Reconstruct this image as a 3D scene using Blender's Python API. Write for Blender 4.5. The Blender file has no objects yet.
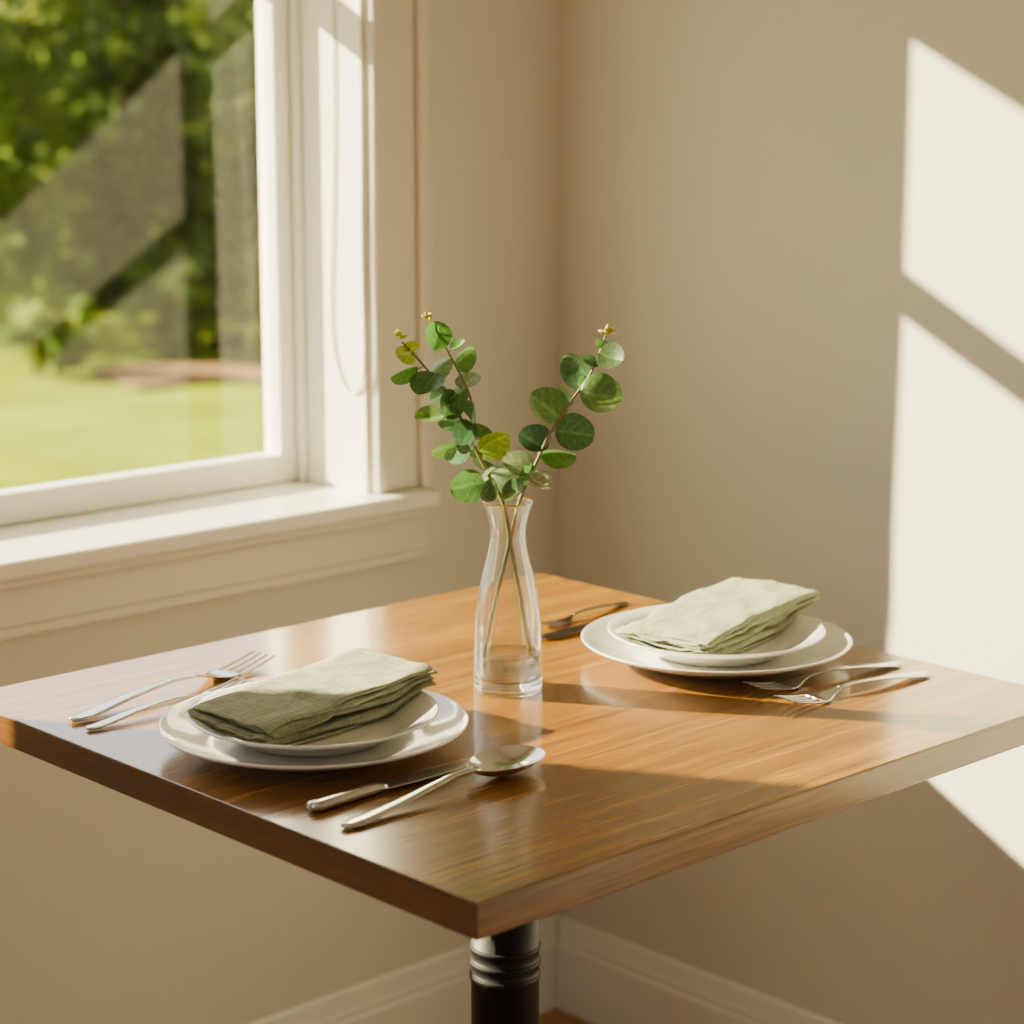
import bpy, bmesh, math, random
from mathutils import Vector, Matrix, noise
random.seed(7)
C = bpy.context.scene.collection
PI = math.pi

# ------------------------------------------------ camera model
F = 2191.0
TH = math.radians(11.155)
AZ = math.radians(46.68)
FW = Vector((math.cos(AZ), math.sin(AZ), 0)); RT = Vector((math.sin(AZ), -math.cos(AZ), 0))
CAM = Vector((-1.370, -1.446, 1.32))
TZ = 0.75
def ray(px, py):
    a = (px-512)/F; b = (py-512)/F
    f = math.cos(TH)-b*math.sin(TH); d = math.sin(TH)+b*math.cos(TH)
    return RT*a + FW*f + Vector((0, 0, -d))
def onz(px, py, z):
    r = ray(px, py); return CAM + r*((z-CAM.z)/r.z)
def onx(px, py, x):
    r = ray(px, py); return CAM + r*((x-CAM.x)/r.x)
def atf(px, py, f):
    r = ray(px, py); return CAM + r*(f/r.dot(FW))

# ------------------------------------------------ materials
def mat(name):
    m = bpy.data.materials.new(name); m.use_nodes = True
    n = m.node_tree.nodes; l = m.node_tree.links
    return m, n, l, n['Principled BSDF']
def simple(name, col, rough=0.5, metal=0.0, coat=0.0, bump=0.0, bscale=60, var=0.0, vscale=3, spec=0.5):
    m, n, l, p = mat(name)
    p.inputs['Base Color'].default_value = (*col, 1)
    p.inputs['Roughness'].default_value = rough
    p.inputs['Metallic'].default_value = metal
    p.inputs['Coat Weight'].default_value = coat
    p.inputs['Specular IOR Level'].default_value = spec
    tc = n.new('ShaderNodeTexCoord')
    if bump:
        t = n.new('ShaderNodeTexNoise'); t.inputs['Scale'].default_value = bscale; t.inputs['Detail'].default_value = 4
        l.new(tc.outputs['Object'], t.inputs['Vector'])
        b = n.new('ShaderNodeBump'); b.inputs['Strength'].default_value = bump; b.inputs['Distance'].default_value = 0.002
        l.new(t.outputs['Fac'], b.inputs['Height']); l.new(b.outputs['Normal'], p.inputs['Normal'])
    if var:
        t = n.new('ShaderNodeTexNoise'); t.inputs['Scale'].default_value = vscale; t.inputs['Detail'].default_value = 5
        l.new(tc.outputs['Object'], t.inputs['Vector'])
        r = n.new('ShaderNodeValToRGB')
        r.color_ramp.elements[0].position = 0.3; r.color_ramp.elements[1].position = 0.7
        r.color_ramp.elements[0].color = (*[c*(1-var) for c in col], 1)
        r.color_ramp.elements[1].color = (*[min(1, c*(1+var)) for c in col], 1)
        l.new(t.outputs['Fac'], r.inputs['Fac']); l.new(r.outputs['Color'], p.inputs['Base Color'])
    return m

def wood(name, dark, mid, light, rough, coat, board, sc1=(2.2, 60, 20), sc2=(12, 360, 300)):
    m, n, l, p = mat(name)
    tc = n.new('ShaderNodeTexCoord')
    sx = n.new('ShaderNodeSeparateXYZ'); l.new(tc.outputs['Object'], sx.inputs[0])
    dv = n.new('ShaderNodeMath'); dv.operation = 'DIVIDE'; dv.inputs[1].default_value = board
    l.new(sx.outputs['Y'], dv.inputs[0])
    fl = n.new('ShaderNodeMath'); fl.operation = 'FLOOR'; l.new(dv.outputs[0], fl.inputs[0])
    wn = n.new('ShaderNodeTexWhiteNoise'); wn.noise_dimensions = '1D'; l.new(fl.outputs[0], wn.inputs['W'])
    ofs = n.new('ShaderNodeCombineXYZ')
    ml = n.new('ShaderNodeMath'); ml.operation = 'MULTIPLY'; ml.inputs[1].default_value = 7.0
    l.new(wn.outputs['Value'], ml.inputs[0]); l.new(ml.outputs[0], ofs.inputs['X'])
    ad = n.new('ShaderNodeVectorMath'); ad.operation = 'ADD'
    l.new(tc.outputs['Object'], ad.inputs[0]); l.new(ofs.outputs[0], ad.inputs[1])
    mp = n.new('ShaderNodeMapping'); mp.inputs['Scale'].default_value = sc1; l.new(ad.outputs[0], mp.inputs['Vector'])
    n1 = n.new('ShaderNodeTexNoise'); n1.inputs['Scale'].default_value = 1.2; n1.inputs['Detail'].default_value = 6; n1.inputs['Distortion'].default_value = 0.25
    l.new(mp.outputs[0], n1.inputs['Vector'])
    mp2 = n.new('ShaderNodeMapping'); mp2.inputs['Scale'].default_value = sc2; l.new(ad.outputs[0], mp2.inputs['Vector'])
    n2 = n.new('ShaderNodeTexNoise'); n2.inputs['Scale'].default_value = 1; n2.inputs['Detail'].default_value = 4
    l.new(mp2.outputs[0], n2.inputs['Vector'])
    a0 = n.new('ShaderNodeMath'); a0.operation = 'MULTIPLY'; a0.inputs[1].default_value = 0.75
    l.new(n1.outputs['Fac'], a0.inputs[0])
    a1 = n.new('ShaderNodeMath'); a1.operation = 'MULTIPLY_ADD'; a1.inputs[1].default_value = 0.70
    l.new(n2.outputs['Fac'], a1.inputs[0]); l.new(a0.outputs[0], a1.inputs[2])
    a2 = n.new('ShaderNodeMath'); a2.operation = 'MULTIPLY_ADD'; a2.inputs[1].default_value = 0.10
    l.new(wn.outputs['Value'], a2.inputs[0]); l.new(a1.outputs[0], a2.inputs[2])
    r = n.new('ShaderNodeValToRGB'); e = r.color_ramp.elements
    e[0].position = 0.50; e[0].color = (*dark, 1); e[1].position = 1.0; e[1].color = (*light, 1)
    k = e.new(0.76); k.color = (*mid, 1)
    l.new(a2.outputs[0], r.inputs['Fac']); l.new(r.outputs['Color'], p.inputs['Base Color'])
    b = n.new('ShaderNodeBump'); b.inputs['Strength'].default_value = 0.10; b.inputs['Distance'].default_value = 0.0006
    l.new(n2.outputs['Fac'], b.inputs['Height']); l.new(b.outputs['Normal'], p.inputs['Normal'])
    p.inputs['Roughness'].default_value = rough
    p.inputs['Coat Weight'].default_value = coat; p.inputs['Coat Roughness'].default_value = 0.15
    return m

M = {}
M['wall'] = simple('wall_paint', (0.715, 0.69, 0.605), 0.85, bump=0.12, bscale=160)
M['ceil'] = simple('ceiling_paint', (0.7, 0.68, 0.62), 0.9, bump=0.1, bscale=90)
M['trim'] = simple('trim_paint', (0.75, 0.705, 0.605), 0.4, bump=0.05, bscale=40)
M['white'] = simple('sash_paint', (0.88, 0.855, 0.79), 0.33, bump=0.04, bscale=40)
M['black'] = simple('black_iron', (0.008, 0.008, 0.009), 0.48, 0.0, bump=0.08, bscale=400, spec=0.35)
M['ceramic'] = simple('white_ceramic', (0.85, 0.83, 0.77), 0.12, coat=0.6, bump=0.01, bscale=20)
M['steel'] = simple('steel', (0.68, 0.67, 0.66), 0.11, 1.0, bump=0.03, bscale=300)
M['darksteel'] = simple('blade_steel', (0.50, 0.49, 0.48), 0.18, 1.0, bump=0.03, bscale=300)
M['shadesteel'] = simple('shaded_steel', (0.16, 0.145, 0.14), 0.25, 1.0, bump=0.03, bscale=300)  # same steel as the other cutlery, with shade put into its base colour
M['cord'] = simple('cord', (0.8, 0.77, 0.7), 0.8, bump=0.3, bscale=500)
M['bark'] = simple('bark', (0.08, 0.10, 0.03), 0.9, bump=0.6, bscale=20, var=0.3, spec=0)
M['mulch'] = simple('mulch', (0.28, 0.17, 0.085), 0.95, bump=0.6, bscale=30, var=0.35, vscale=6, spec=0)
M['lawn'] = simple('lawn', (0.235, 0.295, 0.004), 1.0, bump=0.5, bscale=40, var=0.2, vscale=1.5, spec=0)
M['table'] = wood('table_wood', (0.095, 0.030, 0.002), (0.245, 0.100, 0.005), (0.42, 0.205, 0.010), 0.26, 0.8, 0.091)
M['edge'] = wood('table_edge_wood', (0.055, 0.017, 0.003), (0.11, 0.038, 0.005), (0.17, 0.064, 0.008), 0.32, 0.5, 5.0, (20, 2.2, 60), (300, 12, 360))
M['floor'] = wood('floor_wood', (0.18, 0.07, 0.02), (0.36, 0.16, 0.045), (0.45, 0.22, 0.07), 0.4, 0.2, 0.12)

# window glass: fresnel reflection over clear transmission
m, n, l, p = mat('window_glass'); n.remove(p)
fr = n.new('ShaderNodeFresnel'); fr.inputs['IOR'].default_value = 1.31
tr = n.new('ShaderNodeBsdfTransparent'); tr.inputs['Color'].default_value = (0.985, 0.99, 0.98, 1)
gl = n.new('ShaderNodeBsdfGlossy'); gl.inputs['Roughness'].default_value = 0.01
mx = n.new('ShaderNodeMixShader'); l.new(fr.outputs[0], mx.inputs[0]); l.new(tr.outputs[0], mx.inputs[1]); l.new(gl.outputs[0], mx.inputs[2])
l.new(mx.outputs[0], n['Material Output'].inputs[0]); M['glass'] = m
def glassmat(name, ior, tfac, col):
    m, n, l, p = mat(name); n.remove(p)
    g = n.new('ShaderNodeBsdfGlass'); g.inputs['IOR'].default_value = ior; g.inputs['Roughness'].default_value = 0.0; g.inputs['Color'].default_value = (*col, 1)
    t = n.new('ShaderNodeBsdfTransparent'); t.inputs['Color'].default_value = (*col, 1)
    x = n.new('ShaderNodeMixShader'); x.inputs[0].default_value = tfac
    l.new(g.outputs[0], x.inputs[1]); l.new(t.outputs[0], x.inputs[2]); l.new(x.outputs[0], n['Material Output'].inputs[0])
    return m
M['vase'] = glassmat('vase_glass', 1.48, 0.12, (0.992, 0.995, 0.992))
M['water'] = glassmat('water', 1.33, 0.15, (0.99, 0.995, 0.99))
# napkin linen
m, n, l, p = mat('linen')
tc = n.new('ShaderNodeTexCoord')
def thread(sc):
    mp = n.new('ShaderNodeMapping'); mp.inputs['Scale'].default_value = sc; l.new(tc.outputs['Object'], mp.inputs['Vector'])
    t = n.new('ShaderNodeTexNoise'); t.inputs['Scale'].default_value = 1; t.inputs['Detail'].default_value = 2; l.new(mp.outputs[0], t.inputs['Vector']); return t
ta = thread((60, 800, 200)); tb_ = thread((800, 60, 200))
ad = n.new('ShaderNodeMath'); ad.operation = 'ADD'; l.new(ta.outputs['Fac'], ad.inputs[0]); l.new(tb_.outputs['Fac'], ad.inputs[1])
hf = n.new('ShaderNodeMath'); hf.operation = 'MULTIPLY'; hf.inputs[1].default_value = .5; l.new(ad.outputs[0], hf.inputs[0])
bp = n.new('ShaderNodeBump'); bp.inputs['Strength'].default_value = 0.9; bp.inputs['Distance'].default_value = 0.0016
l.new(hf.outputs[0], bp.inputs['Height']); l.new(bp.outputs['Normal'], p.inputs['Normal'])
cr = n.new('ShaderNodeValToRGB'); cr.color_ramp.elements[0].position = 0.38; cr.color_ramp.elements[1].position = 0.62
cr.color_ramp.elements[0].color = (0.25, 0.275, 0.17, 1); cr.color_ramp.elements[1].color = (0.46, 0.475, 0.33, 1)
l.new(hf.outputs[0], cr.inputs['Fac']); l.new(cr.outputs['Color'], p.inputs['Base Color'])
p.inputs['Roughness'].default_value = 0.95; p.inputs['Specular IOR Level'].default_value = 0.2
M['linen'] = m
def leafmat(name, trans, var, spec=0.5):
    m, n, l, p = mat(name)
    at = n.new('ShaderNodeAttribute'); at.attribute_name = 'Col'
    tc = n.new('ShaderNodeTexCoord')
    nz = n.new('ShaderNodeTexNoise'); nz.inputs['Scale'].default_value = 300; nz.inputs['Detail'].default_value = 4; l.new(tc.outputs['Object'], nz.inputs['Vector'])
    mr = n.new('ShaderNodeMapRange'); mr.inputs['From Min'].default_value = 0.3; mr.inputs['From Max'].default_value = 0.7; mr.inputs['To Min'].default_value = 1-var; mr.inputs['To Max'].default_value = 1+var
    l.new(nz.outputs['Fac'], mr.inputs['Value'])
    vm = n.new('ShaderNodeVectorMath'); vm.operation = 'SCALE'; l.new(at.outputs['Color'], vm.inputs[0]); l.new(mr.outputs[0], vm.inputs['Scale'])
    l.new(vm.outputs[0], p.inputs['Base Color']); p.inputs['Roughness'].default_value = 0.42
    p.inputs['Specular IOR Level'].default_value = spec
    t = n.new('ShaderNodeBsdfTranslucent'); l.new(vm.outputs[0], t.inputs['Color'])
    x = n.new('ShaderNodeMixShader'); x.inputs[0].default_value = trans
    l.new(p.outputs[0], x.inputs[1]); l.new(t.outputs[0], x.inputs[2]); l.new(x.outputs[0], n['Material Output'].inputs[0])
    return m
M['leaf'] = leafmat('eucalyptus_leaf', 0.3, .28)
M['treeleaf'] = leafmat('tree_leaf', 0.5, .2, .15)
M['stem'] = simple('stem', (0.15, 0.135, 0.03), 0.5, bump=0.1, bscale=200)
M['bud'] = simple('bud', (0.50, 0.42, 0.008), 0.5, bump=0.1, bscale=200)

# ------------------------------------------------ mesh helpers
def obj(name, bm, m, parent=None, smooth=False, recalc=True):
    if recalc: bmesh.ops.recalc_face_normals(bm, faces=bm.faces[:])
    me = bpy.data.meshes.new(name); bm.to_mesh(me); bm.free()
    if smooth:
        for f in me.polygons: f.use_smooth = True
    me.materials.append(m)
    o = bpy.data.objects.new(name, me); C.objects.link(o)
    if parent: o.parent = parent
    return o
def thing(name, label, cat, loc=(0, 0, 0), rz=0, group=None, kind=None):
    o = bpy.data.objects.new(name, None); C.objects.link(o); o.empty_display_size = 0.05
    o.location = loc; o.rotation_euler = (0, 0, rz)
    tag(o, label, cat, group, kind); return o
def tag(o, label, cat, group=None, kind=None):
    o['label'] = label; o['category'] = cat
    if group: o['group'] = group
    if kind: o['kind'] = kind
    return o
def box(bm, x0, x1, y0, y1, z0, z1, bev=0.0, seg=2):
    vs = [bm.verts.new(v) for v in ((x0,y0,z0),(x1,y0,z0),(x1,y1,z0),(x0,y1,z0),(x0,y0,z1),(x1,y0,z1),(x1,y1,z1),(x0,y1,z1))]
    fs = [bm.faces.new([vs[i] for i in q]) for q in ((3,2,1,0),(4,5,6,7),(0,1,5,4),(1,2,6,5),(2,3,7,6),(3,0,4,7))]
    if bev:
        es = {e for f in fs for e in f.edges}
        bmesh.ops.bevel(bm, geom=list(es), offset=bev, segments=seg, profile=0.5, affect='EDGES')
def lathe(bm, prof, n=64, close=False):
    rings = []
    for r, z in prof:
        if r < 1e-6: rings.append([bm.verts.new((0, 0, z))])
        else: rings.append([bm.verts.new((r*math.cos(2*PI*i/n), r*math.sin(2*PI*i/n), z)) for i in range(n)])
    pairs = list(zip(rings, rings[1:]))
    if close: pairs.append((rings[-1], rings[0]))
    for A, B in pairs:
        for i in range(n):
            j = (i+1) % n
            if len(A) == 1 and len(B) == 1: break
            if len(A) == 1: bm.faces.new((A[0], B[i], B[j]))
            elif len(B) == 1: bm.faces.new((A[i], B[0], A[j]))
            else: bm.faces.new((A[i], B[i], B[j], A[j]))
def cat(xs, ys, s):
    n = len(xs)
    if s <= xs[0]: return ys[0]
    if s >= xs[-1]: return ys[-1]
    for i in range(n-1):
        if xs[i] <= s <= xs[i+1]: break
    h = xs[i+1]-xs[i]; t = (s-xs[i])/h
    def sl(k):
        if k == 0: return (ys[1]-ys[0])/(xs[1]-xs[0])
        if k == n-1: return (ys[-1]-ys[-2])/(xs[-1]-xs[-2])
        return (ys[k+1]-ys[k-1])/(xs[k+1]-xs[k-1])
    m0 = sl(i)*h; m1 = sl(i+1)*h; t2 = t*t; t3 = t2*t
    return (2*t3-3*t2+1)*ys[i]+(t3-2*t2+t)*m0+(-2*t3+3*t2)*ys[i+1]+(t3-t2)*m1
def smoothprof(pts, k=5):
    out = []; idx = list(range(len(pts)))
    for i in range((len(pts)-1)*k+1):
        s = i/k; out.append((max(0, cat(idx, [p[0] for p in pts], s)), cat(idx, [p[1] for p in pts], s)))
    return out
def tube(bm, pts, rads, n=8):
    pts = [Vector(p) for p in pts]; rings = []
    up = Vector((0.3, 0.5, 0.8)).normalized()
    for i, p in enumerate(pts):
        d = (pts[min(i+1, len(pts)-1)]-pts[max(i-1, 0)]).normalized()
        s = d.cross(up).normalized(); u = s.cross(d).normalized(); up = u if abs(u.dot(d)) < 0.9 else up
        r = rads[i] if isinstance(rads, (list, tuple)) else rads
        rings.append([bm.verts.new(p+s*r*math.cos(2*PI*k/n)+u*r*math.sin(2*PI*k/n)) for k in range(n)])
    for A, B in zip(rings, rings[1:]):
        for k in range(n): bm.faces.new((A[k], A[(k+1) % n], B[(k+1) % n], B[k]))
    bm.faces.new(rings[0][::-1]); bm.faces.new(rings[-1])
def spline(pts, k=8):
    idx = list(range(len(pts)))
    return [Vector([cat(idx, [p[a] for p in pts], i/k) for a in range(3)]) for i in range((len(pts)-1)*k+1)]
def loft(bm, st, n=20, yoff=None):
    """st: (s, halfwidth, zmid, halfthick, cup); ring cross-section swept along x"""
    rings = []
    for q, (s, w, z, t, c) in enumerate(st):
        yo = yoff(s) if yoff else 0
        R = []
        for k in range(n):
            a = 2*PI*k/n; cy = math.cos(a); sy = math.sin(a)
            cy = math.copysign(abs(cy)**0.8, cy); sy = math.copysign(abs(sy)**0.8, sy)
            R.append(bm.verts.new((s, yo+w*cy, z+t*sy+c*cy*cy)))
        rings.append(R)
    for A, B in zip(rings, rings[1:]):
        for k in range(n): bm.faces.new((A[k], A[(k+1) % n], B[(k+1) % n], B[k]))
    bm.faces.new(rings[0][::-1]); bm.faces.new(rings[-1])

# ------------------------------------------------ room
WX, WY = 0.731, 0.689      # right wall plane, window wall plane
OX0, OX1, OZ0, OZ1 = -0.80, 0.393, 0.80, 1.83
YO = 0.902
bm = bmesh.new(); box(bm, -3.4, WX+0.2, -3.6, YO, -0.2, 0.0)
tag(obj('floor', bm, M['floor']), 'warm brown wooden floor seen below the table', 'floor', kind='structure')
bm = bmesh.new(); box(bm, -3.4, WX+0.2, -3.6, YO, 2.5, 2.6)
tag(obj('ceiling', bm, M['ceil']), 'plain pale ceiling over the corner', 'ceiling', kind='structure')
bm = bmesh.new()
box(bm, -3.4, OX0, WY, YO, 0, 2.5); box(bm, OX1, WX+0.0, WY, YO, 0, 2.5)
box(bm, OX0, OX1, WY, YO, 0, OZ0-0.022); box(bm, OX0, OX1, WY, YO, OZ1, 2.5)
tag(obj('wall_left', bm, M['wall']), 'beige painted wall holding the window', 'wall', kind='structure')
bm = bmesh.new(); box(bm, WX, WX+0.2, -3.6, YO, 0, 2.5)
tag(obj('wall_right', bm, M['wall']), 'beige painted wall catching patches of sunlight', 'wall', kind='structure')

def base_profile():
    return [(0, 0), (0.012, 0), (0.012, 0.096), (0.0095, 0.100), (0.0095, 0.108), (0.008, 0.112), (0.006, 0.126), (0.005, 0.134), (0.002, 0.138), (0, 0.138)]
def base_run(a, b, nrm):
    bm = bmesh.new(); R = []
    for p in (a, b): R.append([bm.verts.new((p[0]+nrm[0]*d, p[1]+nrm[1]*d, z)) for d, z in base_profile()])
    k = len(R[0])
    for i in range(k): bm.faces.new((R[0][i], R[0][(i+1) % k], R[1][(i+1) % k], R[1][i]))
    bm.faces.new(R[0]); bm.faces.new(R[1][::-1]); return bm
tag(obj('baseboard_left', base_run((-3.4, WY), (WX, WY), (0, -1)), M['white']), 'moulded baseboard under the window wall', 'baseboard', kind='structure')
tag(obj('baseboard_right', base_run((WX, -3.6), (WX, WY-0.013), (-1, 0)), M['white']), 'moulded baseboard along the sunlit wall', 'baseboard', kind='structure')

# window
win = thing('window_1', 'white double hung window with deep sill looking onto a garden', 'window', (0, 0, 0), kind='structure')
def casing(x0, x1, z0, z1, inner_side):
    bm = bmesh.new()
    box(bm, x0, x1, WY-0.014, WY-0.0005, z0, z1, 0.002)
    if inner_side > 0: box(bm, x0, x0+0.02, WY-0.024, WY-0.014, z0, z1, 0.004, 3); box(bm, x1-0.014, x1, WY-0.018, WY-0.014, z0, z1, 0.002)
    else: box(bm, x1-0.02, x1, WY-0.024, WY-0.014, z0, z1, 0.004, 3); box(bm, x0, x0+0.014, WY-0.018, WY-0.014, z0, z1, 0.002)
    obj('casing', bm, M['trim'], win)
casing(OX1, OX1+0.089, OZ0+0.001, OZ1+0.089, -1)
casing(OX0-0.089, OX0, OZ0+0.001, OZ1+0.089, 1)
bm = bmesh.new(); box(bm, OX0+0.0005, OX1-0.0005, WY-0.014, WY-0.0005, OZ1, OZ1+0.089, 0.002); box(bm, OX0, OX1, WY-0.024, WY-0.014, OZ1+0.069, OZ1+0.089, 0.004, 3)
obj('head_casing', bm, M['trim'], win)
SY = 0.822
bm = bmesh.new()
t = 0.006
box(bm, OX1-t, OX1, WY, YO, OZ0, OZ1); box(bm, OX0, OX0+t, WY, YO, OZ0, OZ1); box(bm, OX0, OX1, WY, YO, OZ1-t, OZ1)
box(bm, OX1-t-0.010, OX1-t, SY-.014, SY-.001, OZ0, OZ1-t, 0.003); box(bm, OX0+t, OX0+t+0.010, SY-.014, SY-.001, OZ0, OZ1-t, 0.003)
obj('jamb', bm, M['white'], win)
bm = bmesh.new(); box(bm, OX0-0.11, OX1+0.080, 0.640, WY, OZ0-0.022, OZ0, 0.006, 3); box(bm, OX0, OX1, WY-0.01, YO+0.01, OZ0-0.022, OZ0-0.0005)
obj('sill', bm, M['white'], win, smooth=False)
bm = bmesh.new()
box(bm, OX0-0.083, OX1+0.078, WY-0.018, WY-0.0005, 0.707, OZ0-0.022, 0.003); box(bm, OX0-0.083, OX1+0.078, WY-0.034, WY-0.018, OZ0-0.036, OZ0-0.022, 0.005, 3)
box(bm, OX0-0.083, OX1+0.078, WY-0.023, WY-0.018, 0.707, 0.72, 0.002)
obj('apron', bm, M['trim'], win)
GX0, GX1 = OX0+0.06, 0.354
def sash(name, y0, y1, z0, z1, rb, rt):
    bm = bmesh.new(); b = 0.003
    box(bm, OX0+t, GX0, y0, y1, z0, z1, b); box(bm, GX1, OX1-t, y0, y1, z0, z1, b)
    box(bm, GX0-0.004, GX1+0.004, y0, y1, z0, z0+rb, b); box(bm, GX0-0.004, GX1+0.004, y0, y1, z1-rt, z1, b)
    s = obj(name, bm, M['white'], win)
    bm = bmesh.new(); ym = y0+0.018
    box(bm, GX0, GX1, ym-0.002, ym+0.002, z0+rb, z1-rt); obj('pane', bm, M['glass'], s)
sash('lower_sash', SY, SY+.034, OZ0+0.001, 1.466, 0.037, 0.038)
sash('upper_sash', SY+.041, SY+.077, 1.451, OZ1-t, 0.038, 0.056)
# blind cord
CX = 0.3845
pts = [onx(334, 120, CX)]; pts[0].z = OZ1-t
top2 = onx(361, 120, CX); top2.z = OZ1-t
mid = [onx(x, y, CX) for x, y in ((334, 60), (333, 200), (331, 300), (334, 350), (345, 386), (357, 392), (364, 365), (362, 250), (361, 60))]
bm = bmesh.new(); tube(bm, spline([pts[0]]+mid+[top2]), 0.0016, 8)
tag(obj('blind_cord', bm, M['cord'], smooth=True), 'thin white looped cord hanging in the window recess', 'cord')

# ------------------------------------------------ table
tb = thing('table', 'square wooden cafe table on a black pedestal', 'table', (0, 0, 0))
bm = bmesh.new(); box(bm, -0.384, 0.384, -0.364, 0.364, TZ-0.029, TZ, 0.0014, 2)
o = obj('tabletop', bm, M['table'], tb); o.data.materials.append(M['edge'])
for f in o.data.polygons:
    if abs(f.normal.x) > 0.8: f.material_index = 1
bm = bmesh.new(); lathe(bm, [(0, 0.03), (0.033, 0.03), (0.033, 0.470), (0.0345, 0.471), (0.0345, 0.475), (0.033, 0.476), (0.033, 0.484), (0.0345, 0.485), (0.0345, 0.489), (0.033, 0.490), (0.033, 0.499), (0.0345, 0.500), (0.0345, 0.504), (0.033, 0.505), (0.033, 0.70), (0, 0.70)], 48)
o = obj('column', bm, M['black'], tb); o.location = (-0.009, 0.007, 0)
for f in o.data.polygons: f.use_smooth = abs(f.normal.z) < 0.3
bm = bmesh.new(); box(bm, -0.15, 0.15, -0.02, 0.02, 0.70, 0.7205, 0.003); box(bm, -0.02, 0.02, -0.15, 0.15, 0.70, 0.7205, 0.003); obj('mounting_plate', bm, M['black'], tb)
bm = bmesh.new(); lathe(bm, [(0, 0), (0.22, 0), (0.225, 0.006), (0.22, 0.014), (0.12, 0.024), (0.05, 0.034), (0.033, 0.05), (0, 0.05)], 64); obj('base', bm, M['black'], tb, smooth=True)

# ------------------------------------------------ crockery
PS = 0.965
def plate_bm(p):
    bm = bmesh.new(); lathe(bm, [(r*PS, z) for r, z in p], 96); return bm
DIN = [(0, .003), (.05, .003), (.077, .003), (.0795, 0.0003), (.0835, 0.0003), (.087, .003), (.098, .0060), (.118, .0120), (.1375, .0192), (.1396, .0210), (.1402, .0222), (.1392, .0228), (.1375, .0224), (.128, .0188), (.118, .0153), (.108, .0120), (.100, .0097), (.092, .0082), (.084, .0076), (.05, .0075), (0, .0075)]
SAL = [(0, .003), (.05, .003), (.060, .003), (.0625, 0), (.0665, 0), (.070, .003), (.086, .0105), (.100, .0165), (.1115, .0215), (.1130, .0228), (.1128, .0238), (.1115, .0240), (.099, .0192), (.086, .0135), (.078, .0092), (.068, .0072), (.04, .007), (0, .007)]
p1 = onz(314, 720, TZ+0.022); p2 = onz(716, 637, TZ+0.022)
def plates(p, ld, ls, first):
    if first:
        d = obj('dinner_plate', plate_bm(DIN), M['ceramic'], smooth=True); s = obj('salad_plate', plate_bm(SAL), M['ceramic'], smooth=True)
    else:
        d = PL[0].copy(); s = PL[1].copy(); C.objects.link(d); C.objects.link(s)
    d.location = (p.x, p.y, TZ); s.location = (p.x, p.y, TZ+0.0079)
    tag(d, ld, 'plate', 'dinner plates'); tag(s, ls, 'plate', 'salad plates')
    return d, s
PL = plates(p1, 'large white dinner plate under the smaller plate, on window side near the knife and spoon', 'smaller white plate holding the green napkin nearest the window', True)
plates(p2, 'large white dinner plate under the smaller plate, beside the sunlit wall', 'smaller white plate holding the green napkin beside the sunlit wall', False)

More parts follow.
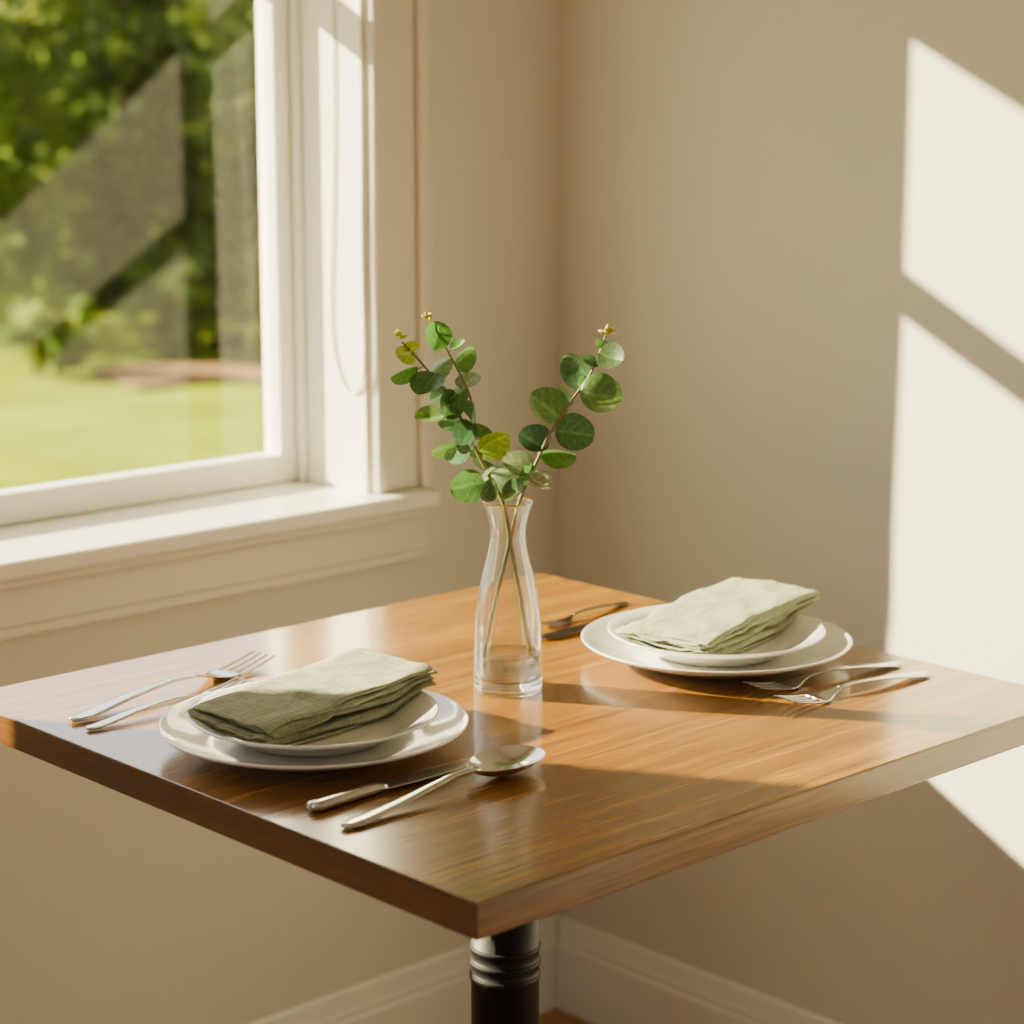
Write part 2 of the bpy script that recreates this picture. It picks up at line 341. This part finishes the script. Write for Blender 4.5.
def zsal(r):
    r = r/PS
    xs = [0, .068, .078, .086, .099, .1115, .14]; ys = [.007, .0072, .0092, .0135, .0192, .0240, .0245]
    for i in range(len(xs)-1):
        if r <= xs[i+1]: return ys[i]+(ys[i+1]-ys[i])*(r-xs[i])/(xs[i+1]-xs[i])
    return ys[-1]
def sstep(a, b, x):
    u = max(0, min(1, (x-a)/(b-a))); return u*u*(3-2*u)
def napkin(loc, ang, L, W, seed, label, off):
    rnd = random.Random(seed); nl = 8
    path = []
    K = 26
    for i in range(nl):
        sgn = 1 if i % 2 == 0 else -1
        for k in range(K): path.append((sgn*(-1+2*k/(K-1)), i/(nl-1), i))
        if i < nl-1:
            for a in (0.15, 0.38, 0.62, 0.85): path.append((sgn*(1+0.03*math.sin(PI*a)), (i+(1-math.cos(PI*a))/2)/(nl-1), i+a))
    MJ = 80; bm = bmesh.new(); grid = []
    ej = [(rnd.uniform(-.006, .005), rnd.uniform(-.005, .005)) for _ in range(nl+1)]
    wj = [rnd.uniform(-.09, .03) for _ in range(nl+1)]; oj = [rnd.uniform(-.003, .003) for _ in range(nl+1)]
    sl = [rnd.uniform(-.03, .03) for _ in range(nl+1)]
    wj[nl-1] = 0.02; ej[nl-1] = (0, 0); oj[nl-1] = 0
    for j in range(MJ+1):
        v = j/MJ; row = []
        for (y, f, la) in path:
            i0 = int(la); fr = la-i0; i1 = min(i0+1, nl-1)
            mixl = lambda A: A[i0]*(1-fr)+A[i1]*fr
            e0 = ej[i0][0]*(1-fr)+ej[i1][0]*fr; e1 = ej[i0][1]*(1-fr)+ej[i1][1]*fr
            x = -L/2+e0+(L+e1-e0)*v
            ww = W/2*(1+mixl(wj))
            yy = y*ww+mixl(oj)+x*mixl(sl)
            yy += 0.0065*noise.noise(Vector((x*15, la*2.7+seed, y)))*abs(y)
            r = math.hypot(x+off[0], yy+off[1])
            zb = zsal(r)+0.0022
            edge = max(0, abs(y)-0.85)/0.15
            vv = v+0.06*y
            zt = 0.0390+0.005*(v-0.5)*2 - 0.0018*edge*edge - 0.0035*(1-sstep(.30, .36, vv)) - 0.0030*(max(0, .15-v)/.15)**1.3
            z = zb+(zt-zb)*f
            rid = 1-abs(noise.noise(Vector((x*20+yy*14, yy*22-x*6, seed*1.7+la*.3))))*2
            z += (0.0017*noise.noise(Vector((x*26, yy*34, la*0.9+seed))) + 0.0026*noise.noise(Vector((x*9+3, yy*15, la*.5+seed))) + 0.0014*max(0, rid)**3)*min(1, f*3)
            ends = max(0, abs(v-.5)-.40)/.10
            z += 0.0024*ends*noise.noise(Vector((y*3.5, la*1.7, seed+5+v*2)))
            row.append(bm.verts.new((x, yy, max(z, zb))))
        grid.append(row)
    for a, b in zip(grid, grid[1:]):
        for k in range(len(a)-1): bm.faces.new((a[k], a[k+1], b[k+1], b[k]))
    o = obj('napkin', bm, M['linen'], smooth=True, recalc=False)
    md = o.modifiers.new('thick', 'SOLIDIFY'); md.thickness = 0.0016; md.offset = 0
    md.use_rim = True
    c = Matrix.Rotation(ang, 3, 'Z') @ Vector((off[0], off[1], 0))
    o.location = (loc.x+c.x, loc.y+c.y, TZ+0.0079); o.rotation_euler = (0, 0, ang)
    tag(o, label, 'napkin', 'folded napkins'); return o
n1c = (onz(195, 690, .80)+onz(370, 648, .80)+onz(425, 668, .80)+onz(262, 722, .80))/4
n2c = (onz(625, 612, .80)+onz(745, 573, .80)+onz(815, 592, .80)+onz(690, 640, .80))/4
def offs(c, p, ang):
    d = Matrix.Rotation(-ang, 3, 'Z') @ Vector((c.x-p.x, c.y-p.y, 0)); return (d.x, d.y)
a1, a2 = math.radians(4), math.radians(9)
napkin(p1, a1, .198, .098, 3, 'folded sage green linen napkin on the plates nearest the window', offs(n1c, p1, a1))
napkin(p2, a2, .206, .102, 11, 'folded sage green linen napkin on the plates beside the sunlit wall', offs(n2c, p2, a2))

# ------------------------------------------------ cutlery (length 0.2 along +x, working end at x=0)
ZK = 0.80
def handle_st(s0, s1, N=26):
    zs = ([.06, .078, .10, .14, .18, .20], [.0065, .0092, .0108, .0085, .0034, .0024])
    ws = ([.06, .075, .10, .14, .18, .193, .20], [.0038, .0032, .0036, .0058, .0078, .0072, .0042])
    return [(s, cat(*ws, s), cat(*zs, s)*ZK+.0002, .0014, 0) for s in [s0+(s1-s0)*i/N for i in range(N+1)]]
def fork_parts(root):
    zx = ([0, .012, .03, .045, .055, .062, .075], [.0095, .0062, .0028, .0016, .0022, .0038, .0086])
    bm = bmesh.new()
    wx = ([.040, .047, .054, .061, .068, .075], [.0132, .0130, .0100, .0064, .0042, .0034])
    loft(bm, [(s, cat(*wx, s), cat(*zx, s)*ZK+.0003, .0010, 0.0006) for s in [.040+.035*i/14 for i in range(15)]])
    for k in (-1.5, -.5, .5, 1.5):
        loft(bm, [(s, (.0010+.0010*min(1, s/.02)), cat(*zx, s)*ZK+0.0005, .0009, 0) for s in [.043*i/12 for i in range(13)]], 8, yoff=lambda s, k=k: k*(.0073+.0006*s/.04))
    obj('tines', bm, M['steel'], root, smooth=True)
    bm = bmesh.new(); loft(bm, handle_st(.0735, .20)); obj('handle', bm, M['steel'], root, smooth=True)
def spoon_parts(root):
    bm = bmesh.new(); st = []
    N = 34; BL = .070
    for i in range(N+1):
        u = 0.5-0.5*math.cos(PI*i/N); s = u*BL
        w = .0240*math.sqrt(max(0, 4*u*(1-u)))*(1.10-0.22*u); w = max(w, .0008 if i == 0 else .0036*min(1, u*3)+.0005)
        dep = .0105*(4*u*(1-u))**0.7
        zr = .0125-.0010*u
        st.append((s, w, zr-dep, .0008, dep))
    loft(bm, st, 56); obj('bowl', bm, M['steel'], root, smooth=True)
    zs = ([.066, .074, .089, .11, .15, .18, .20], [.0114, .0120, .0120, .0096, .0050, .0028, .0024])
    ws = ([.066, .074, .089, .11, .15, .18, .193, .20], [.0050, .0040, .0034, .0040, .0058, .0074, .0068, .0038])
    bm = bmesh.new(); loft(bm, [(s, cat(*ws, s), cat(*zs, s), .0016, 0) for s in [.066+.134*i/30 for i in range(31)]]); obj('handle', bm, M['steel'], root, smooth=True)
def knife_parts(root):
    bm = bmesh.new(); wx = ([0, .006, .02, .05, .09, .12, .128], [.0015, .0055, .0085, .0092, .0086, .0070, .0055])
    loft(bm, [(s, cat(*wx, s), .0030+.001*s/.1, .0009, 0) for s in [.130*i/28 for i in range(29)]]); obj('blade', bm, M['darksteel'], root, smooth=True)
    wx = ([.122, .128, .15, .18, .193, .20], [.0052, .0056, .0058, .0068, .0070, .0050])
    bm = bmesh.new(); loft(bm, [(s, cat(*wx, s), .0048, .0042*(0.75+0.25*min(1, (s-.122)/.01)) if s < .197 else .0034, 0) for s in [.122+.078*i/24 for i in range(25)]], 24); obj('handle', bm, M['steel'], root, smooth=True)
PROTO = {}
def cutlery(kind, tip, end, label, group, ztip=0.0, zend=0.0, ys=1.0, dark=False):
    A = onz(tip[0], tip[1], TZ+ztip); B = onz(end[0], end[1], TZ+zend)
    d = B-A; L = math.hypot(d.x, d.y); ang = math.atan2(d.y, d.x)
    if kind not in PROTO:
        root = thing(kind, label, kind, group=group); {'fork': fork_parts, 'spoon': spoon_parts, 'knife': knife_parts}[kind](root); PROTO[kind] = root
    else:
        src = PROTO[kind]; root = src.copy(); C.objects.link(root)
        for ch in list(src.children):
            c = ch.copy(); C.objects.link(c); c.parent = root
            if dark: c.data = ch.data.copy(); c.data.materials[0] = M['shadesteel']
    s = L/0.2; root.scale = (s, s*ys, s); root.location = (A.x, A.y, TZ+0.0003); root.rotation_euler = (0, 0, ang)
    tag(root, label, kind, group)
    return root
G1 = 'cutlery of the window side setting'; G2 = 'cutlery of the wall side setting'
cutlery('fork', (264, 657), (72, 720), 'steel fork left of the window side plates, its tines fully visible beside the plate', G1, .007, .003)
cutlery('fork', (246, 680), (88, 728), 'steel fork partly hidden behind the window side plates, nearer the plate', G1, .007, .003)
cutlery('knife', (488, 757), (311, 808), 'steel table knife lying beside the large spoon', G1, .003, .004, 1.15)
cutlery('spoon', (536, 752), (344, 826), 'steel spoon with its shiny bowl in front of the vase', G1, .010, .003)
cutlery('fork', (752, 686), (899, 662), 'steel fork nearer the wall side plates, its tines lowest left', G2, .007, .003, 1.2)
cutlery('fork', (784, 700), (928, 672), 'steel fork farther out from the wall side plates, handle ending nearest the wall', G2, .007, .003, 1.2)
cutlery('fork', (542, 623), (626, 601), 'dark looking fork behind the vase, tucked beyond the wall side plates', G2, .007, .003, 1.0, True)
cutlery('knife', (541, 638), (660, 608), 'shade-darkened steel knife just right of the vase running under the plate edge', G2, .003, .004, 1.25, True)

# ------------------------------------------------ vase
vb = onz(508, 689, TZ); VF = (vb-CAM).dot(FW)
outer = [(.0312, .0), (.0325, .0015), (.0328, .004), (.0325, .02), (.0318, .045), (.0308, .068), (.0285, .09), (.0242, .112), (.0195, .130), (.0168, .146), (.0170, .158), (.0195, .170), (.0236, .1815)]
inner = [(.0224, .1820), (.0184, .170), (.0159, .158), (.0157, .146), (.0184, .130), (.0231, .112), (.0274, .09), (.0297, .068), (.0307, .045), (.0310, .020), (.0294, .0135), (.024, .0116), (0, .011)]
bm = bmesh.new()
prof = [(0, .0012), (.027, .0012), (.029, .0002)]+smoothprof(outer, 4)+[(.0233, .1828)]+smoothprof(inner, 4)
lathe(bm, prof, 96)
vase = obj('vase', bm, M['vase'], smooth=True); vase.location = vb
tag(vase, 'clear glass bud vase with a narrow neck in the middle of the table', 'vase')
bm = bmesh.new(); lathe(bm, [(0, .0114), (.023, .0120), (.0284, .0142), (.0300, .021), (.0302, .0365), (.0292, .0352), (.027, .0348), (0, .0348)], 64)
w = obj('water', bm, M['water'], smooth=False); w.location = vb
for f in w.data.polygons: f.use_smooth = abs(f.normal.z) < 0.7
tag(w, 'shallow clear water in the bottom of the glass vase', 'water')

# ------------------------------------------------ eucalyptus
COL = {0: (.085, .19, .035), 1: (.26, .36, .03), 2: (.19, .27, .145), 3: (.05, .115, .038)}
def leaf_at(bm, cl, base, cen, R, sq, col, vw, bow=0.22):
    ax = (cen-base); ax = ax.normalized() if ax.length > 1e-5 else Vector((0, 0, 1))
    view = (vw-cen).normalized()
    ax = (ax - view*ax.dot(view)*0.7).normalized()
    side = ax.cross(view).normalized(); nrm = side.cross(ax).normalized()
    tilt = math.acos(min(1, max(.28, sq*.75+.25)))*random.choice((-1, 1))
    q = Matrix.Rotation(tilt, 3, ax); side = q @ side; nrm = q @ nrm
    bow *= random.uniform(.5, 1.4)*random.choice((1, 1, -1))
    NS, NT = 30, 20; st = cen-ax*R; g = []
    for i in range(NS+1):
        u = 0.5-0.5*math.cos(PI*i/NS); hw = R*0.98*math.sqrt(max(0, 1-(2*u-1)**2))*(1+0.08*math.cos(PI*u)); row = []
        for j in range(NT+1):
            t_ = -1+2*j/NT
            p = st+ax*(2*R*u)+side*(hw*t_)+nrm*(R*(bow*(abs(t_)*hw/R)**1.3*2 - 0.35*bow*math.cos((u-.5)*PI)*2) + 0.12*R*noise.noise((st+side*t_*R+ax*u*R)*70))
            row.append(bm.verts.new(p))
        g.append(row)
    for i in range(NS):
        for j in range(NT):
            f = bm.faces.new((g[i][j], g[i][j+1], g[i+1][j+1], g[i+1][j]))
            dj = abs(j+.5-NT/2)
            vein = (i-dj*0.9) % 5 < 1
            mid = 1.0 + (0.55 if dj < 1 else (0.30 if vein else 0))
            for lp in f.loops: lp[cl] = (*[min(1, c*mid) for c in col], 1)
def sprig(name, label, main, extras, leaves, buds):
    root = thing(name, label, 'sprig', vb+Vector((0, 0, .015)), group='eucalyptus sprigs')
    inv = -root.location
    P = [atf(x, y, VF+d)+inv for x, y, d in main]; sp = spline(P, 10)
    bm = bmesh.new(); N = len(sp); tube(bm, sp, [.0024-.0015*i/N for i in range(N)], 8)
    allp = list(sp[int(N*0.35):])
    for ex in extras:
        E = [atf(x, y, VF+d)+inv for x, y, d in ex]; es = spline(E, 8); tube(bm, es, [.0013-.0004*i/len(es) for i in range(len(es))], 6); allp += es
    lb = bmesh.new(); cl = lb.loops.layers.float_color.new('Col')
    for (x, y, r, sq, c) in leaves:
        dd = random.uniform(-.020, .020)
        cen = atf(x, y, VF+dd)+inv; R = r*VF/F*1.06
        best = min(allp, key=lambda q: (q-cen).length + (0.02 if q.z > cen.z+0.004 else 0))
        d = best-cen; base = cen+d.normalized()*R
        tube(bm, [best, (best+base)/2+Vector((0, 0, -.001)), base], [.0007, .0006, .0006], 6)
        leaf_at(lb, cl, base, cen, R, sq, [k*random.uniform(.8, 1.2) for k in COL[c]], CAM+inv)
    obj('stem', bm, M['stem'], root, smooth=True)
    obj('foliage', lb, M['leaf'], root, smooth=True, recalc=False)
    for (x, y) in buds:
        bb = bmesh.new(); c = atf(x, y, VF)+inv
        for k in range(9):
            d = Vector((random.uniform(-1, 1), random.uniform(-1, 1), random.uniform(0, 1.2))).normalized()
            s = c+d*0.002; tube(bb, [c-d*.001, s+d*.001, s+d*.0065], [.0008, .0019, .0006], 6)
        obj('bud_cluster', bb, M['bud'], root, smooth=True)
sprig('eucalyptus_sprig', 'eucalyptus sprig leaning toward the window with two yellow budded tips',
      [(533, 668, .006), (521, 600, .004), (511, 548, 0), (503, 503, -.002), (487, 472, 0), (467, 432, .004), (447, 396, .006), (424, 366, .004), (402, 342, 0)],
      [[(470, 438, .004), (472, 405, -.006), (462, 378, -.008), (448, 352, -.006), (431, 322, -.004)]],
      [(437, 336, 14, .9, 0), (406, 354, 11, .8, 1), (404, 373, 14, .3, 0), (427, 384, 17, .75, 3), (440, 367, 14, .5, 2), (465, 358, 13, .7, 0),
       (469, 381, 13, .6, 2), (450, 405, 15, .8, 3), (472, 411, 13, .5, 3), (428, 417, 13, .5, 0), (466, 437, 17, .75, 3), (494, 443, 16, .8, 1), (445, 449, 13, .4, 0),
       (467, 486, 17, .95, 0), (497, 476, 16, .75, 2), (480, 456, 13, .6, 0), (488, 490, 12, .7, 3), (457, 395, 12, .6, 0), (484, 466, 13, .6, 3), (505, 488, 12, .7, 0),
       (412, 348, 8, .5, 1), (450, 420, 12, .5, 3), (480, 435, 13, .5, 0), (457, 452, 13, .6, 2), (439, 396, 10, .5, 3), (458, 345, 8, .5, 0)],
      [(400, 338), (430, 319)])
sprig('eucalyptus_sprig', 'eucalyptus sprig leaning toward the sunlit wall with large round leaves',
      [(481, 670, -.006), (492, 615, -.004), (508, 548, -.001), (519, 503, .004), (533, 470, 0), (552, 430, -.003), (572, 400, -.004), (592, 371, 0), (606, 335, .002)],
      [],
      [(611, 357, 14, .9, 3), (577, 369, 18, .75, 3), (601, 395, 20, .95, 0), (547, 407, 20, .85, 0), (575, 433, 19, .95, 3), (534, 440, 16, .85, 3), (557, 455, 19, .3, 0),
       (541, 483, 13, .7, 2), (518, 467, 17, .65, 2), (566, 395, 12, .6, 0), (513, 492, 13, .7, 3), (588, 388, 12, .4, 0), (528, 478, 13, .6, 0), (604, 346, 9, .5, 0), (590, 362, 9, .4, 3)],
      [(607, 333)])

# ------------------------------------------------ garden
GZ = -0.35
bm = bmesh.new(); vs = [bm.verts.new(v) for v in ((-60, 1.2, GZ), (60, 1.2, GZ), (60, 90, GZ), (-60, 90, GZ))]; bm.faces.new(vs)
tag(obj('lawn', bm, M['lawn']), 'bright green lawn outside the window', 'lawn', kind='structure')
def gp(az, d, z=GZ):
    a = math.radians(az); return Vector((CAM.x+d*math.cos(a), CAM.y+d*math.sin(a), z))
bm = bmesh.new()
azs = [35+1.2*i for i in range(19)]
up = [gp(a, 12.15+0.15*math.sin(a*1.3), GZ+.03) for a in azs]+[gp(57.6, 12.7, GZ+.03)]
dn = [gp(a, 12.95, GZ+.03) for a in azs]+[gp(57.6, 12.9, GZ+.03)]
u_ = [bm.verts.new(p) for p in up]; d_ = [bm.verts.new(p) for p in dn]
for i in range(len(u_)-1): bm.faces.new((u_[i], u_[i+1], d_[i+1], d_[i]))
tag(obj('mulch_bed', bm, M['mulch']), 'reddish mulch bed at the far edge of the lawn', 'mulch', kind='structure')

def tree(name, label, pos, blobs, nleaf, size, cols, trunk_h, seed, cat_='tree', group=None):
    rnd = random.Random(seed); root = thing(name, label, cat_, pos, group=group)
    bm = bmesh.new(); cl = bm.loops.layers.float_color.new('Col')
    for (cx, cy, cz, rx, rz_, ncl) in blobs:
        for q in range(ncl):
            d = Vector((rnd.gauss(0, 1), rnd.gauss(0, 1), rnd.gauss(0, 1))).normalized(); rr = rnd.uniform(.45, 1)
            cc = Vector((cx+d.x*rx*rr, cy+d.y*rx*rr, max(0.05, cz+d.z*rz_*rr))); cr = rnd.uniform(.12, .3)*min(1, rx)
            base = cols[rnd.randrange(len(cols))]; br = rnd.uniform(.6, 1.35)
            for k in range(nleaf):
                p = cc+Vector((rnd.gauss(0, .5), rnd.gauss(0, .5), rnd.gauss(0, .4)))*cr
                if p.z < 0.03: p.z = 0.03
                u = Vector((rnd.gauss(0, 1), rnd.gauss(0, 1), rnd.gauss(0, 1))).normalized(); v = u.orthogonal().normalized(); s = size*rnd.uniform(.6, 1.2)
                f = bm.faces.new([bm.verts.new(p+u*s), bm.verts.new(p+v*s*.55), bm.verts.new(p-u*s), bm.verts.new(p-v*s*.55)])
                for lp in f.loops: lp[cl] = (*[c*br for c in base], 1)
    obj('foliage', bm, M['treeleaf'], root, recalc=False)
    if trunk_h:
        bm = bmesh.new(); tube(bm, [(0, 0, 0), (.03, .02, trunk_h*.5), (0, .05, trunk_h)], [.09, .06, .03], 12)
        for k in range(5):
            a = k*1.3; tube(bm, [(0, .03, trunk_h*(.5+.08*k)), (.4*math.cos(a), .4*math.sin(a), trunk_h*(.7+.08*k)), (.75*math.cos(a), .75*math.sin(a), trunk_h*(.85+.1*k))], [.03, .02, .01], 8)
        obj('trunk', bm, M['bark'], root, smooth=True)
    return root
DK = [(.085, .145, .022), (.115, .190, .030), (.16, .25, .04)]; BR = [(.24, .34, .045), (.40, .47, .07), (.18, .28, .035)]
tree('garden_tree', 'bright yellow green tree at the upper left of the window view', gp(61.0, 14.4), [(0, 0, 2.3, .95, 1.3, 120), (0, 0, .9, .7, .7, 50)], 46, .07, BR+DK[1:], 2.4, 1, group='garden trees')
tree('garden_tree', 'dark green tree in the middle of the window view', gp(56.6, 16.9), [(0, 0, 1.6, 1.15, 1.6, 230), (0, 0, 3.2, 1.1, 1.0, 60)], 46, .08, DK+[BR[0]], 2.8, 2, group='garden trees')
tree('garden_tree', 'loose leafy tree beside the right window stile', gp(51.8, 14.6), [(0, 0, 2.2, .85, 1.2, 90), (0, 0, 1.0, .7, .9, 60)], 44, .07, DK+BR, 2.4, 3, group='garden trees')
for i, (az, d, sd) in enumerate(((67.5, 17.0, 11), (46, 17.2, 13))):
    tree('garden_tree', ['dense tree beyond the left frame edge outside', 'tree hidden behind the right window jamb'][i], gp(az, d), [(0, 0, 2.2, 1.1, 1.9, 120)], 30, .09, DK+BR, 2.6, sd, group='garden trees')
tree('shrub', 'small rounded yellow green shrub at the lawn edge on the left', gp(58.6, 12.8), [(0, 0, .24, .30, .24, 34)], 45, .04, BR, 0, 21, 'shrub', 'garden shrubs')
tree('shrub', 'dark low shrub in the mulch bed near the window stile', gp(54.9, 13.4), [(0, 0, .35, .42, .4, 40)], 45, .045, DK, 0, 22, 'shrub', 'garden shrubs')
bm = bmesh.new()
cl = bm.loops.layers.float_color.new('Col'); rnd = random.Random(5)
for k in range(24000):
    az = rnd.uniform(36, 84); d = rnd.uniform(20, 21.5); z = GZ+rnd.random()**0.8*3.0
    p = gp(az, d, z); u = Vector((rnd.gauss(0, 1), rnd.gauss(0, 1), rnd.gauss(0, 1))).normalized(); v = u.orthogonal().normalized(); s = rnd.uniform(.1, .18)
    f = bm.faces.new([bm.verts.new(p+u*s), bm.verts.new(p+v*s*.6), bm.verts.new(p-u*s), bm.verts.new(p-v*s*.6)])
    c = rnd.choice(DK+BR[:1]); br = 0.7+0.9*max(0, noise.noise(p*1.3)+.2)
    for lp in f.loops: lp[cl] = (*[x*br for x in c], 1)
tag(obj('hedge', bm, M['treeleaf'], recalc=False), 'long hedge closing the garden behind the trees', 'hedge', kind='stuff')

# ------------------------------------------------ light
sd = Vector((.605, -1, -.515)).normalized()
L = bpy.data.lights.new('sun', 'SUN'); L.energy = 42; L.angle = math.radians(0.8); L.color = (1, .87, .53)
so = bpy.data.objects.new('sun', L); C.objects.link(so); so.rotation_euler = sd.to_track_quat('-Z', 'Y').to_euler(); so.location = (-3, 5, 4)
# surroundings: bright sky on the garden side, a dimmer room behind the viewer
w = bpy.data.worlds.new('world'); bpy.context.scene.world = w; w.use_nodes = True
n = w.node_tree.nodes; l = w.node_tree.links; bg = n['Background']
tc = n.new('ShaderNodeTexCoord'); sp = n.new('ShaderNodeSeparateXYZ'); l.new(tc.outputs['Generated'], sp.inputs[0])
mr = n.new('ShaderNodeMapRange'); mr.interpolation_type = 'SMOOTHSTEP'
mr.inputs['From Min'].default_value = -0.05; mr.inputs['From Max'].default_value = 0.3
l.new(sp.outputs['Y'], mr.inputs['Value'])
mc = n.new('ShaderNodeMix'); mc.data_type = 'RGBA'
mc.inputs[6].default_value = (0.21, 0.21, 0.205, 1); mc.inputs[7].default_value = (3.0, 3.05, 3.05, 1)
l.new(mr.outputs[0], mc.inputs[0]); l.new(mc.outputs[2], bg.inputs['Color']); bg.inputs['Strength'].default_value = 1.0

# ------------------------------------------------ camera
cd = bpy.data.cameras.new('camera'); cam = bpy.data.objects.new('camera', cd); C.objects.link(cam)
cam.location = CAM; cam.rotation_euler = (PI/2-TH, 0, AZ-PI/2)
cd.sensor_width = 36; cd.lens = 36*F/1024; cd.clip_start = 0.05; cd.clip_end = 300
cd.dof.use_dof = True; cd.dof.focus_distance = 1.94; cd.dof.aperture_fstop = 5.0
bpy.context.scene.camera = cam
